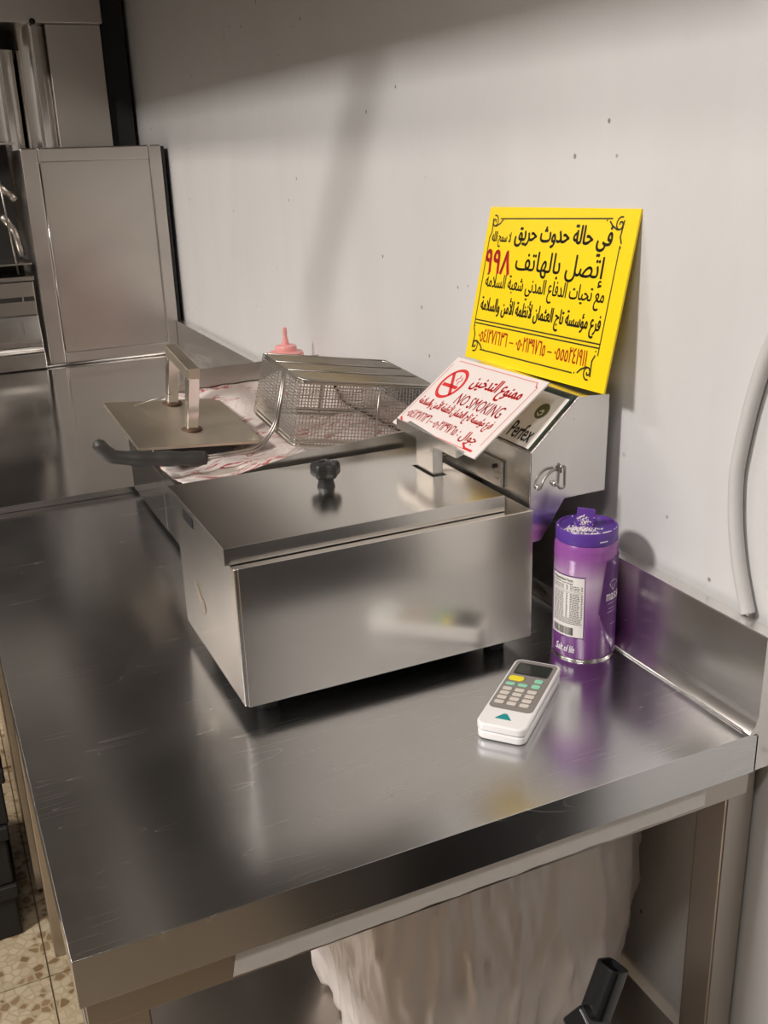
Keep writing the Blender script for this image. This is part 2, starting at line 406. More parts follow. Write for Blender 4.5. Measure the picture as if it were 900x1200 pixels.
# lamps that light the room
def lamp(x, y, sx, sy, label):
    t = thing('ceiling_and_fill_lamp', label, 'lamp', (x, y, CEIL), 'ceiling lamps')
    at(t, MB().box(x-sx/2, x+sx/2, y-sy/2, y+sy/2, CEIL-0.035, CEIL).build('lamp_housing', 'device_white', bevel=0.004))
    at(t, MB().box(x-sx/2+0.01, x+sx/2-0.01, y-sy/2+0.01, y+sy/2-0.01, CEIL-0.045, CEIL-0.035).build('diffuser', 'lamp_glass'))
lamp(-2.55, 0.12, 0.26, 0.26, 'small square white ceiling lamp high over the left of the kitchen')
lamp(-1.9, 2.0, 0.25, 1.2, 'long ceiling lamp over the far counter')
lamp(-1.2, -0.8, 1.0, 0.25, 'added long fill lamp behind the camera')  # unseen fixture added to go with the fill light

# ------------------------------------------------------------------ work table
TL = 1.145
tb = thing('work_table', 'large scratched stainless steel work table that carries the closed fryer', 'table', (-0.35, 0.57, FLOOR))
P = lambda o: at(tb, o)
m = MB(); m.box(-0.70, 0.0, 0.0, TL, -0.0475, 0.0); m.f.pop(4)
P(m.build('table_top', 'steel_table', bevel=0.0035, seg=3, solid=0.0015))
# upturned splash along the wall: sloped cove, face, flat top
def splash(name, y0, y1, z0, parent, mat='steel_splash'):
    prof = [(0.0-0.011, z0+0.0005), (0.0-0.004, z0+0.009), (-0.0008, z0+0.020), (0.0, 0.108), (0.0015, 0.1105), (0.019, 0.1105), (0.0195, 0.109), (0.0195, z0-0.046), (0.0015, z0-0.046), (0.0015, z0-0.003)]
    vs = prof
    return at(parent, smooth_angle(MB().prism(vs, 1, y0, y1).build(name, mat), 50))
splash('backsplash', 0.0, TL, 0.0, tb)
P(MB().tube([(-0.0115, 0.01, 0.0012), (-0.0115, TL-0.01, 0.0012)], 0.0012, 6).build('weld_seam', 'steel_splash', smooth=True))
for (x0, x1, y0, y1) in ((-0.688, -0.643, 0.016, 0.060), (-0.015, 0.024, 0.018, 0.063), (-0.69, -0.65, 0.965, 1.005), (-0.03, 0.01, 1.06, 1.10)):
    leg = MB().box(x0, x1, y0, y1, FLOOR, -0.03).build('leg', 'steel_leg', bevel=0.003)
    P(leg)
P(MB().box(-0.695, 0.0, 0.006, 0.012, -0.078, -0.035).build('front_rail', 'steel_leg', bevel=0.001))
P(MB().box(-0.694, -0.688, 0.012, TL-0.02, -0.078, -0.035).build('side_rail', 'steel_leg', bevel=0.001))
# peeling white protective film on the rail, torn at its left end
m = MB(); n = 60; xs = [-0.578+0.518*i/n for i in range(n+1)]
top = [V(x, 0.0052, -0.050) for x in xs]; bot = [V(x, 0.0052-0.0006*random.random(), -0.0745+0.0010*math.sin(i*0.9)*random.random()+0.002*(i/n)) for i, x in enumerate(xs)]
bot[0].x += 0.004; top[0].x += 0.012; bot[1].x -= 0.004
m.add(top+bot, [(i, i+1, n+2+i, n+1+i) for i in range(n)])
film = P(m.build('protective_film', 'film', solid=0.0006)); film['label'] = 'torn strip of white protective film'
P(MB().box(-0.68, 0.01, 0.07, 1.06, -0.505, -0.49).build('undershelf', 'steel_leg', bevel=0.002))

# ------------------------------------------------------------------ far counter beyond the table
fc = thing('far_counter', 'far stainless counter, mirror-like, continuing beyond the work table', 'counter', (-0.75, 1.8, FLOOR))
A = lambda o: at(fc, o)
m = MB(); m.box(-0.70, 0.0, TL+0.003, 2.42, -0.047, 0.012); m.f.pop(4)
A(m.build('counter_top', 'steel_far', bevel=0.004, seg=3, solid=0.0015))
splash('counter_backsplash', TL+0.003, 2.42, 0.012, fc)
A(MB().box(-0.69, -0.0, TL+0.006, TL+0.02, -0.80, -0.047).build('front_panel', 'steel_cabinet'))
A(MB().box(-0.698, -0.69, TL+0.006, 2.42, -0.80, -0.047).build('side_panel', 'steel_cabinet'))
for x in (-0.66, -0.05):
    for y in (TL+0.05, 2.36): A(MB().box(x-0.02, x+0.02, y-0.02, y+0.02, FLOOR, -0.79).build('foot', 'steel_leg'))
A(MB().tube([(-0.62, 2.418, 0.016), (0.0, 2.418, 0.016)], 0.004, 6).build('rear_seam', 'steel_far', smooth=True))

# ------------------------------------------------------------------ tall equipment at the end of the counter
cb = thing('steel_cabinet', 'tall steel cabinet with a framed recessed side panel behind the far counter', 'cabinet', (-0.2, 2.6, 0.0))
A = lambda o: at(cb, o)
X0, X1, Z0, Z1, Y = -0.385, 0.006, 0.014, 0.618, 2.425
A(MB().box(X0, X1-0.012, Y+0.022, 2.74, Z0, Z1-0.004).build('body', 'steel_cabinet'))
A(MB().box(X0+0.0, X0+0.046, Y, Y+0.022, Z0, Z1).build('frame_stile', 'steel_cabinet', bevel=0.004))
A(MB().box(X1-0.036, X1, Y, Y+0.022, Z0, Z1).build('frame_stile', 'steel_cabinet', bevel=0.004))
A(MB().box(X0+0.046, X1-0.036, Y, Y+0.022, Z1-0.038, Z1).build('frame_rail', 'steel_cabinet', bevel=0.004))
A(MB().box(X0+0.046, X1-0.036, Y, Y+0.022, Z0, Z0+0.035).build('frame_rail', 'steel_cabinet', bevel=0.004))
pn = A(MB().box(X0+0.046, X1-0.036, Y+0.010, Y+0.016, Z0+0.035, Z1-0.038).build('inset_panel', 'steel_cabinet'))
A(MB().tube([(X0+0.049, Y+0.006, Z0+0.04), (X0+0.049, Y+0.006, Z1-0.04)], 0.0022, 6).build('bead', 'steel_polished', smooth=True))
A(MB().box(X1-0.010, X1+0.010, Y+0.006, Y+0.3, Z0, Z1-0.004).build('rubber_seal', 'rubber'))
# upper unit: rounded steel cheek panels under a canopy
up_ = thing('exhaust_canopy', 'steel exhaust canopy with rounded cheek panels at the top left', 'hood', (-0.5, 3.0, 0.6))
A = lambda o: at(up_, o)
A(MB().box(-1.6, -0.057, 2.75, 3.45, 0.968, 1.40).build('canopy', 'steel_cabinet', bevel=0.004))
A(MB().box(-0.225, -0.062, 2.77, 3.3, 0.60, 0.968).build('cheek_panel', 'steel_cabinet', bevel=0.003))
m = MB(); prof = [(-0.312+0.09*i/12, 2.80-0.035*math.sin(PI*i/12)) for i in range(13)] + [(-0.222, 2.9), (-0.312, 2.9)]
A(smooth_angle(m.prism(prof, 2, 0.60, 0.968).build('rounded_post', 'steel_polished'), 40))
m = MB(); prof = [(-0.405+0.082*i/12, 2.82-0.03*math.sin(PI*i/12)) for i in range(13)] + [(-0.323, 2.92), (-0.405, 2.92)]
A(smooth_angle(m.prism(prof, 2, 0.60, 0.90).build('rounded_post', 'steel_polished'), 40))
A(MB().box(-1.3, -0.20, 2.95, 3.3, 0.60, 0.966).build('rear_panel', 'dark_steel'))
A(MB().box(-0.055, 0.016, 2.80, 3.0, 0.60, 1.40).build('shaded_gap', 'rubber'))  # black piece stands in for the shaded gap between canopy and wall
A(MB().lathe([(0.009, 0), (0.009, 0.006), (0.004, 0.010)], (0, 0, 0), 12, Matrix.Translation((-0.262, 2.750, 0.972)) @ Matrix.Rotation(PI/2, 4, 'X')).build('bolt', 'dark_steel', smooth=True))
tag(MB().box(-0.475, -0.455, 0.10, 2.74, 0.925, CEIL).build('shadow_screen', 'steel_cabinet', bevel=0.002), 'added long steel screen that shades the top of the wall', 'screen')  # unseen screen, added to throw shade on the upper wall
o = MB().tube([(-0.80, 0.06, CEIL), (-0.80, 0.941, 0.762)], 0.020, 12).build('shadow_pipe', 'steel_leg', smooth=True)  # unseen pipe, added to cast the slanting shadow band on the wall
tag(o, 'added slanting steel pipe that casts the shadow band on the wall', 'pipe')
# left of the cabinet: open griddle station with a rack, a steel box and a stepped tray
rk = thing('spit_rack', 'dark open rack with hanging steel utensils at the left edge', 'rack', (-0.5, 2.6, 0.3))
A = lambda o: at(rk, o)
A(MB().box(-0.90, -0.40, 2.62, 2.66, 0.262, 0.64).build('back_plate', 'dark_steel'))
A(MB().box(-0.90, -0.394, 2.44, 2.62, 0.262, 0.275).build('shelf', 'steel_scuttle', bevel=0.002))
A(MB().box(-0.90, -0.394, 2.44, 2.62, 0.306, 0.312).build('shelf', 'steel_scuttle', bevel=0.002))
A(MB().tube([(-0.433, 2.46, 0.28), (-0.452, 2.46, 0.61)], 0.003, 6).build('upright_rod', 'steel_wire', smooth=True))
A(MB().box(-0.90, -0.392, 2.46, 2.64, 0.630, 0.636).build('top_plate', 'steel_cabinet'))
def utensil(pts, r, label):
    o = MB().tube(fillet(pts, 0.02), r, 10).build('utensil', 'steel_cabinet', smooth=True)
    tag(o, label, 'utensil', 'utensils in the dark rack'); return o
utensil([(-0.448, 2.52, 0.52), (-0.415, 2.55, 0.495), (-0.402, 2.55, 0.48)], 0.011, 'upper dull steel utensil handle in the dark left rack')
utensil([(-0.450, 2.52, 0.44), (-0.420, 2.54, 0.40), (-0.408, 2.53, 0.325)], 0.011, 'lower bent steel utensil handle in the dark left rack')
bx = thing('steel_box', 'dull steel box with a slotted front under the left rack', 'box', (-0.5, 2.55, 0.1))
A = lambda o: at(bx, o)
A(MB().box(-0.9, -0.397, 2.44, 2.72, 0.165, 0.261).build('box_body', 'steel_polished', bevel=0.004))
A(MB().box(-0.9, -0.402, 2.4375, 2.441, 0.205, 0.218).build('slot', 'dark_steel'))
A(MB().box(-0.436, -0.431, 2.4355, 2.4375, 0.200, 0.222).build('slot_divider', 'steel_polished'))
tr = thing('stepped_tray', 'bright stepped steel tray at the left edge beside the framed cabinet', 'tray', (-0.5, 2.5, 0.05))
A = lambda o: at(tr, o)
A(MB().prism([(2.40, 0.014), (2.40, 0.060), (2.42, 0.078), (2.42, 0.098), (2.44, 0.165), (2.72, 0.165), (2.72, 0.014)], 0, -0.9, -0.397).build('tray_body', 'steel_polished', bevel=0.003))
A(MB().tube([(-0.9, 2.408, 0.072), (-0.40, 2.408, 0.072)], 0.006, 8).build('front_lip', 'steel_polished', smooth=True))
A(MB().box(-0.448, -0.443, 2.425, 2.4332, 0.10, 0.148).build('rib', 'steel_polished'))

# ------------------------------------------------------------------ closed fryer
FX0, FX1, FY0, FY1 = -0.471, -0.106, 0.2705, 0.517
fr = thing('deep_fryer', 'closed stainless countertop fryer with lid, black knob and angled control head', 'fryer', (-0.29, 0.40, 0.0))
A = lambda o: at(fr, o)
A(MB().box(FX0, FX1, FY0, FY1, 0.02, 0.1832).build('tank_body', 'steel_fryer', bevel=0.0022, seg=3))
# folded front sheet standing proud of the body
A(MB().prism([(FX0+0.004, 0.020), (FX1-0.001, 0.020), (FX1-0.001, 0.1838), (FX0+0.004, 0.1838)], 1, FY0-0.0025, FY0+0.0005).build('front_sheet', 'steel_fryer', bevel=0.0008))
for (x, y) in ((FX0+0.035, FY0+0.03), (FX1-0.035, FY0+0.03), (FX0+0.035, FY1-0.03), (FX1-0.035, FY1-0.03)):
    A(smooth_angle(MB().lathe([(0.011, 0), (0.013, 0.004), (0.013, 0.021)], (x, y, 0), 16).build('foot', 'rubber')))
LX0, LX1, LY0, LY1, LZ0, LZ1 = -0.4767, -0.138, 0.281, 0.522, 0.1842, 0.2034
# lid as a folded sheet with a slot cut for the bracket post
sx0, sx1, sy0, sy1 = -0.178, -0.158, 0.385, 0.443
m = MB()
xs = [LX0, sx0, sx1, LX1]; ys = [LY0, sy0, sy1, LY1]
vs = [(x, y, LZ1) for y in ys for x in xs]; fs = [(j*4+i, j*4+i+1, j*4+i+5, j*4+i+4) for j in range(3) for i in range(3) if not (i == 1 and j == 1)]
b0 = len(vs); vs += [(LX0, LY0, LZ0), (LX1, LY0, LZ0), (LX1, LY1, LZ0), (LX0, LY1, LZ0)]
fs += [(b0, b0+1, 3, 2, 1, 0), (b0+1, b0+2, 15, 11, 7, 3), (b0+2, b0+3, 12, 13, 14, 15), (b0+3, b0, 0, 4, 8, 12)]
m.add(vs, fs)
lid = A(m.build('lid', 'steel_lid', solid=0.0012, bevel=0.0012, seg=2, fix=False))
A(MB().box(sx0-0.004, sx1+0.004, sy0-0.004, sy1+0.004, 0.186, 0.188).build('lid_slot', 'rubber'))
# shallow pressed panel on the lid
def ribbon(pts, w, h, z, name, mat, par):
    m = MB(); n = len(pts)
    for i in range(n):
        a = Vector(pts[i]); b = Vector(pts[(i+1) % n]); d = (b-a).normalized(); p = Vector((-d.y, d.x))*w/2
        q = [a-p-d*w/2, b-p+d*w/2, b+p+d*w/2, a+p-d*w/2]
        m.add([(v.x, v.y, z) for v in q]+[(v.x, v.y, z+h) for v in q], [(3, 2, 1, 0), (4, 5, 6, 7), (0, 1, 5, 4), (1, 2, 6, 5), (2, 3, 7, 6), (3, 0, 4, 7)])
    return at(par, m.build(name, mat))
# black star knob
kx, ky = -0.306, 0.420
m = MB(); n = 60
def lobes(a): return 0.0165*(1+0.16*math.cos(5*a))
rings = [(0.86, 0.013), (1.0, 0.016), (1.0, 0.026), (0.88, 0.030), (0.5, 0.031), (0.45, 0.0295)]
vs = [(kx+s*lobes(2*PI*k/n)*math.cos(2*PI*k/n), ky+s*lobes(2*PI*k/n)*math.sin(2*PI*k/n), LZ1+z) for s, z in rings for k in range(n)]
fs = [(i*n+k, i*n+(k+1) % n, (i+1)*n+(k+1) % n, (i+1)*n+k) for i in range(len(rings)-1) for k in range(n)] + [tuple(range(n-1, -1, -1)), tuple(range((len(rings)-1)*n, len(rings)*n))]
m.add(vs, fs)
kn = smooth_angle(m.build('knob', 'black_plastic'), 40); kn.parent = lid
smooth_angle(MB().lathe([(0.011, 0), (0.0105, 0.003), (0.0095, 0.006), (0.0100, 0.015)], (kx, ky, LZ1), 24).build('knob_stem', 'black_plastic')).parent = lid
# left end: notch, leftover sticker
A(MB().box(LX0-0.0006, LX0+0.001, 0.408, 0.452, 0.1838, 0.196).build('drain_notch', 'hole_black'))
stk = A(MB().add([(FX0-0.0008, y, z) for y, z in ((0.452, 0.100), (0.440, 0.104), (0.425, 0.092), (0.412, 0.090), (0.407, 0.078), (0.416, 0.070), (0.424, 0.078), (0.435, 0.085))], [tuple(range(8))]).build('torn_sticker', 'steel_plate', solid=0.0003))
# control head
HY0, HY1 = 0.287, 0.530
hp = [(-0.1005, 0.133), (-0.083, 0.134), (-0.050, 0.182), (0.009, 0.183), (0.011, 0.304), (-0.034, 0.307), (-0.0995, 0.247)]
A(MB().prism(hp, 1, HY0, HY1).build('control_head', 'steel_head', bevel=0.0015))
nrm = V(-0.0600, 0, 0.0655).normalized(); up_s = V(0.0655, 0, 0.0600).normalized()
def slant(u, v, off=0.0006):   # u along -y from the near edge backwards, v up the slope
    p = V(-0.0995, HY0+u, 0.247) + up_s*v + nrm*off; return p
m = MB(); quad_strip(m, lambda u, v: slant(u, v, 0.0006), 0.004, 0.150, 0.0015, 0.0865); lb = A(m.build('control_panel', 'label_dark'))
m = MB(); quad_strip(m, lambda u, v: slant(u, v, 0.0010), 0.0085, 0.145, 0.003, 0.080); m.build('name_label', 'label_white').parent = lb
m = MB(); 
def sl_text(u, v): return slant(0.145-u, v, 0.0013)     # text runs from far to near
text_into(m, 'Perfex', 0.0795, 0.1265, 0.009, 0.032, sl_text, bold=0.03)
lt = m.build('lettering', 'print_black', lb); lt['label'] = 'black name on the label'
m = MB(); disc(m, sl_text, 0.108, 0.054, 0.0115); m.build('emblem', 'label_olive', lb)
m = MB(); polyline(m, lambda u, v: slant(0.145-u, v, 0.0016), [(0.103, 0.050), (0.107, 0.047), (0.112, 0.050), (0.110, 0.056), (0.105, 0.053), (0.112, 0.054)], 0.0018); m.build('emblem_swirl', 'label_white', lb)
# wire hooks on the side face and the folded bracket on the front face
def wire(name, pts, r=0.0016): return A(MB().tube(fillet(pts, 0.012, 6), r, 8).build(name, 'steel_wire', smooth=True))
ys_ = HY0-0.003
wire('hook', [(-0.090, ys_+0.004, 0.203), (-0.090, ys_-0.004, 0.203), (-0.086, ys_-0.004, 0.214), (-0.076, ys_-0.003, 0.222), (-0.066, ys_, 0.2235)])
wire('hook', [(-0.067, ys_+0.004, 0.205), (-0.067, ys_-0.004, 0.205), (-0.062, ys_-0.004, 0.199), (-0.056, ys_-0.004, 0.200), (-0.0555, ys_-0.003, 0.226), (-0.060, ys_-0.001, 0.226), (-0.060, ys_-0.001, 0.218)])
for p in ((-0.0895, 0.2035), (-0.0665, 0.2045)):
    A(MB().lathe([(0.0034, 0), (0.0034, 0.003), (0.002, 0.0042)], (0, 0, 0), 12, Matrix.Translation((p[0], HY0, p[1])) @ Matrix.Rotation(PI/2, 4, 'X')).build('screw', 'steel_polished', smooth=True))
A(MB().box(-0.1045, -0.1005, 0.345, 0.405, 0.188, 0.222).build('side_bracket', 'steel_head', bevel=0.001))
A(smooth_angle(MB().lathe([(0.003, 0), (0.003, 0.003)], (0, 0, 0), 12, Matrix.Translation((-0.1045, 0.36, 0.213)) @ Matrix.Rotation(-PI/2, 4, 'Y')).build('screw', 'dark_steel')))
wire('bail_wire', [(-0.159, 0.42, 0.214), (-0.14, 0.43, 0.213), (-0.12, 0.43, 0.218), (-0.104, 0.40, 0.219)])
# lid post with the folded ledge on which the sign stands
A(MB().box(-0.1745, -0.1605, 0.391, 0.438, 0.188, 0.2455).build('post', 'steel_head', bevel=0.0012))
m = MB().prism([(-0.180, 0.2575), (-0.1785, 0.2578), (-0.1775, 0.2462), (-0.152, 0.2535), (-0.152, 0.252), (-0.180, 0.2440)], 1, 0.322, 0.482)
A(m.build('sign_ledge', 'steel_head', bevel=0.0004))

# ------------------------------------------------------------------ signs
def board(name, label, c, e, w, h, t, face, group=None):
    M = Matrix.Translation(c) @ Euler(e, 'XYZ').to_matrix().to_4x4()
    root = thing(name, label, 'sign', M @ V(0, -h/2, 0), group)
    o = at(root, MB().obox(M @ Matrix.Translation((0, 0, -t/2)), w, h, t).build('board', face, bevel=0.0004, seg=1))
    def f(u, v, off=0.0003): return M @ Vector((u-w/2, v-h/2, off))
    return root, f
W_, H_ = 0.3267, 0.2089
ys, f = board('yellow_sign', 'yellow fire emergency sign with black Arabic lettering leaning on the wall atop the fryer head', (0.0052, 0.4289, 0.4088), (1.3505, -0.0279, -1.5706), W_, H_, 0.0028, 'yellow_board')
def g(mb, s, u0, u1, v0, v1, bold=0.02): text_into(mb, s, u0*W_, u1*W_, v0*H_, v1*H_, f, bold)
m = MB()
g(m, shape_ar('في حالة حدوث حريق'), 0.235, 0.875, 0.735, 0.905, 0.045)
g(m, shape_ar('لا سمح الله').replace('\u0640', ''), 0.055, 0.205, 0.745, 0.845, 0.03)
g(m, shape_ar('إتصل بالهاتف'), 0.275, 0.865, 0.565, 0.735, 0.022)
g(m, shape_ar('مع تحيات الدفاع المدني شعبة السلامة'), 0.065, 0.895, 0.435, 0.575, 0.022)
g(m, shape_ar('فرع مؤسسة تاج العثمان لأنظمة الأمن والسلامة'), 0.060, 0.905, 0.285, 0.435, 0.036)
o = at(ys, m.build('lettering', 'print_black')); o['label'] = 'black Arabic lettering'
m = MB(); g(m, '\u0669\u0669\u0668', 0.035, 0.235, 0.575, 0.725, 0.085)
o = at(ys, m.build('emergency_number', 'print_red')); o['label'] = 'large red number'
m = MB()
g(m, '\u0660\u0665\u0664\u0661\u0662\u0667\u0661\u0666\u0663\u0666', 0.085, 0.315, 0.125, 0.215, 0.035)
g(m, '-', 0.335, 0.365, 0.155, 0.163)
g(m, '\u0660\u0665\u0660\u0662\u0661\u0663\u0669\u0667\u0666\u0665', 0.385, 0.595, 0.125, 0.215, 0.035)
g(m, '-', 0.612, 0.642, 0.155, 0.163)
g(m, '\u0660\u0665\u0665\u0665\u0662\u0664\u0661\u0669\u0661\u0661', 0.660, 0.865, 0.125, 0.215, 0.035)
o = at(ys, m.build('phone_numbers', 'print_orange_red')); o['label'] = 'orange red phone numbers'
m = MB(); lw = 0.0018
U = lambda u, v: (u*W_, v*H_)
for a, b in (((0.10, 0.925), (0.855, 0.945)), ((0.115, 0.072), (0.79, 0.072)), ((0.035, 0.20), (0.035, 0.80)), ((0.925, 0.20), (0.925, 0.80)),
             ((0.035, 0.262), (0.925, 0.262)), ((0.035, 0.240), (0.925, 0.240))):
    polyline(m, f, [U(*a), U(*b)], lw)
def curl(cx, cy, sx, sy):
    # scroll ornament: one spiral and a short twig towards each line
    pts = [(cx+sx*(0.0015+0.0075*t)*math.cos(5.2*t*PI/2), cy+sy*(0.0015+0.0075*t)*math.sin(5.2*t*PI/2)) for t in [i/16 for i in range(17)]]
    polyline(m, f, pts, 0.0021)
    polyline(m, f, [(cx+sx*0.004, cy-sy*0.006), (cx+sx*0.014, cy-sy*0.002), (cx+sx*0.020, cy+sy*0.003)], 0.0023)
    polyline(m, f, [(cx-sx*0.006, cy+sy*0.004), (cx-sx*0.004, cy-sy*0.014), (cx-sx*0.008, cy-sy*0.021)], 0.0023)
    disc(m, f, cx-sx*0.008, cy-sy*0.026, 0.0012, 8); disc(m, f, cx+sx*0.026, cy+sy*0.004, 0.0012, 8)
curl(0.060*W_, 0.905*H_, 1, 1); curl(0.905*W_, 0.915*H_, -1, 1); curl(0.065*W_, 0.095*H_, 1, -1); curl(0.885*W_, 0.095*H_, -1, -1)
o = at(ys, m.build('border', 'print_black')); o['label'] = 'thin black border with scrolled corners'

W2, H2 = 0.2187, 0.1277
ns, f2 = board('no_smoking_sign', 'white no smoking sign in red lettering propped on the steel ledge over the lid', (-0.1187, 0.408, 0.284), (0.639, -0.0285, -1.5709), W2, H2, 0.0024, 'white_board')
f = f2
def g2(mb, s, u0, u1, v0, v1, bold=0.02, shear=0.0): text_into(mb, s, u0*W2, u1*W2, v0*H2, v1*H2, f, bold, shear)
m = MB()
g2(m, shape_ar('ممنوع التدخين'), 0.385, 0.90, 0.63, 0.87, 0.045)
g2(m, 'NO SMOKING', 0.385, 0.88, 0.455, 0.60, 0.012)
g2(m, shape_ar('فرع مؤسسة تاج العثمان لأنظمة الأمن والسلامة'), 0.055, 0.90, 0.275, 0.445, 0.034)
g2(m, '\u0660\u0665\u0664\u0661\u0662\u0667\u0661\u0666\u0663\u0666', 0.055, 0.33, 0.135, 0.245, 0.03)
g2(m, '-', 0.345, 0.38, 0.17, 0.18)
g2(m, '\u0660\u0665\u0660\u0662\u0661\u0663\u0669\u0667\u0666\u0665', 0.395, 0.665, 0.125, 0.235, 0.03)
g2(m, shape_ar('جوال') , 0.73, 0.895, 0.095, 0.235, 0.04)
disc(m, f, 0.695*W2, 0.195*H2, 0.0013, 8); disc(m, f, 0.695*W2, 0.150*H2, 0.0013, 8)
o = at(ns, m.build('lettering', 'print_red')); o['label'] = 'red Arabic and Latin lettering'
m = MB(); cx, cy = 0.20*W2, 0.665*H2
disc(m, f, cx, cy, 0.0265, 40, 0.0215)
polyline(m, f, [(cx-0.016, cy+0.016), (cx+0.016, cy-0.016)], 0.005)
polyline(m, f, [(cx-0.017, cy-0.004), (cx+0.010, cy-0.004)], 0.0055); polyline(m, f, [(cx+0.0125, cy-0.004), (cx+0.017, cy-0.004)], 0.0055)
polyline(m, f, [(cx+0.012, cy+0.001), (cx+0.010, cy+0.005), (cx+0.014, cy+0.008), (cx+0.011, cy+0.013)], 0.0015)
polyline(m, f, [(cx+0.004, cy+0.005), (cx+0.002, cy+0.009), (cx+0.006, cy+0.012), (cx+0.003, cy+0.016)], 0.0015)
o = at(ns, m.build('no_smoking_symbol', 'print_red')); o['label'] = 'red ring with crossed cigarette'
m = MB()
for a, b in (((0.06, 0.955), (0.92, 0.955)), ((0.955, 0.14), (0.955, 0.90)), ((0.10, 0.045), (0.93, 0.045)), ((0.025, 0.12), (0.025, 0.90))):
    polyline(m, f, [(a[0]*W2, a[1]*H2), (b[0]*W2, b[1]*H2)], 0.0008)
polyline(m, f, [(0.92*W2, 0.955*H2), (0.935*W2, 0.91*H2), (0.955*W2, 0.90*H2)], 0.0012)
for u in (0.03, 0.80):
    polyline(m, f, [((u+0.005)*W2, 0.10*H2), ((u+0.05)*W2, 0.055*H2), ((u+0.13)*W2, 0.055*H2)], 0.0030)
o = at(ns, m.build('border', 'print_red'))

# ------------------------------------------------------------------ open steel tray beyond the fryer, lined with paper
ct = thing('paper_lined_tray', 'open stainless tray with sloping sides, lined with printed paper, behind the fryer', 'tray', (-0.22, 0.85, 0.0))
A = lambda o: at(ct, o)
CX0, CX1, CY0, CY1 = -0.41, -0.032, 0.535, 1.14
t_ = 0.0016
A(MB().box(CX0+0.003, CX1-0.003, CY0+0.003, CY1-0.003, 0.012, 0.075).build('base', 'steel_scuttle', bevel=0.002))
A(MB().box(CX0, CX0+t_, CY0, 0.876, 0.014, 0.118).build('left_side', 'steel_polished', bevel=0.0005))
A(MB().box(CX0, CX0+t_, 0.879, CY1, 0.012, 0.105).build('left_side', 'steel_polished', bevel=0.0005))
def yz(pts): return pts
A(MB().prism([(CX0, 0.07), (CX1, 0.07), (CX1, 0.226), (-0.145, 0.222), (-0.293, 0.2155), (CX0, 0.194)], 1, CY0, CY0+t_).build('near_side', 'steel_scuttle', bevel=0.0005))
A(MB().prism([(CX0, 0.07), (CX1, 0.07), (CX1, 0.218), (-0.10, 0.2185), (-0.27, 0.2165), (-0.335, 0.17), (CX0, 0.105)], 1, CY1-t_, CY1).build('far_side', 'steel_scuttle', bevel=0.0005))
A(MB().box(CX1-t_, CX1, CY0, CY1, 0.07, 0.20).build('wall_side', 'steel_scuttle', bevel=0.0005))
for x, y in ((CX0+0.03, CY0+0.04), (CX0+0.03, CY1-0.04), (CX1-0.03, CY0+0.04), (CX1-0.03, CY1-0.04)):
    A(MB().lathe([(0.012, 0), (0.013, 0.013)], (x, y, 0), 14).build('foot', 'rubber'))
# crumpled printed paper
m = MB(); nx, ny = 34, 52; vs = []
from mathutils import noise as mn
for j in range(ny+1):
    for i in range(nx+1):
        u = i/nx; v = j/ny; x = CX0+0.004+(CX1-CX0-0.009)*u; y = CY0+0.005+(CY1-CY0-0.012)*v
        z = 0.108+0.030*u+0.018*v + 0.016*mn.noise(V(x*9, y*9, 0.3)) + 0.007*mn.noise(V(x*30, y*30, 2.3)) + 0.010*abs(mn.noise(V(x*17, y*17, 5.3))) + 0.045*max(0, v-0.82)/0.18
        z = min(z, 0.149) if v < 0.8 else z
        vs.append((x, y, z))
fs = [(j*(nx+1)+i, j*(nx+1)+i+1, (j+1)*(nx+1)+i+1, (j+1)*(nx+1)+i) for j in range(ny) for i in range(nx)]
pp = m.add(vs, fs).build('printed_paper_liner', 'printed_paper', smooth=True, solid=0.0006)
tag(pp, 'crumpled white greaseproof paper with red print lining the steel tray', 'paper')

# ------------------------------------------------------------------ frying basket lying mouth down on the paper
BM = Matrix.Translation((-0.1016, 0.8335, 0.25)) @ Euler((-0.1597, 0.0239, -1.6184), 'XYZ').to_matrix().to_4x4()
BW, BH, BD = 0.2063, 0.2224, 0.100     # local x = toward the camera, y = toward the wall, z = up
bk = thing('fryer_basket', 'wire mesh frying basket turned mouth down on the paper, black grip at left', 'basket', BM @ V(0, 0, -BD))
A = lambda o: at(bk, o)
def B(u, v, w): return BM @ Vector(((u-0.5)*BW, (v-0.5)*BH, -w*BD))
m = MB(); rw = 0.00085
def bwire(pts):
    m.tube(pts, rw, 3)
nu, nv, nw = 38, 42, 19
def taper(w): return 0.03*(w)     # the mouth flares a little
def Bt(u, v, w):
    s = 1+0.05*w; return B(0.5+(u-0.5)*s, 0.5+(v-0.5)*s, w)
for i in range(nu+1):
    u = i/nu; bwire([Bt(u, 0, 1), Bt(u, 0, 0), Bt(u, 1, 0), Bt(u, 1, 1)])
for i in range(nv+1):
    v = i/nv; bwire([Bt(0, v, 1), Bt(0, v, 0), Bt(1, v, 0), Bt(1, v, 1)])
for k in range(nw+1):
    w = k/nw; m.tube([Bt(0, 0, w), Bt(1, 0, w), Bt(1, 1, w), Bt(0, 1, w)], rw, 3, closed=True)
mesh = A(m.build('wire_mesh', 'steel_wire', fix=False)); mesh['kind'] = 'stuff'
def ring(w, r, inset=0.0, name='rim'):
    c = [Bt(0, 0, w), Bt(1, 0, w), Bt(1, 1, w), Bt(0, 1, w)]
    pts = []
    for i in range(4):
        a, b, d = c[i-1], c[i], c[(i+1) % 4]; p = b+(a-b).normalized()*0.022; q = b+(d-b).normalized()*0.022
        for k in range(6):
            t = k/5; pts.append(p*(1-t)**2+b*2*t*(1-t)+q*t*t)
    A(MB().tube(pts, r, 8, closed=True).build(name, 'steel_wire', smooth=True))
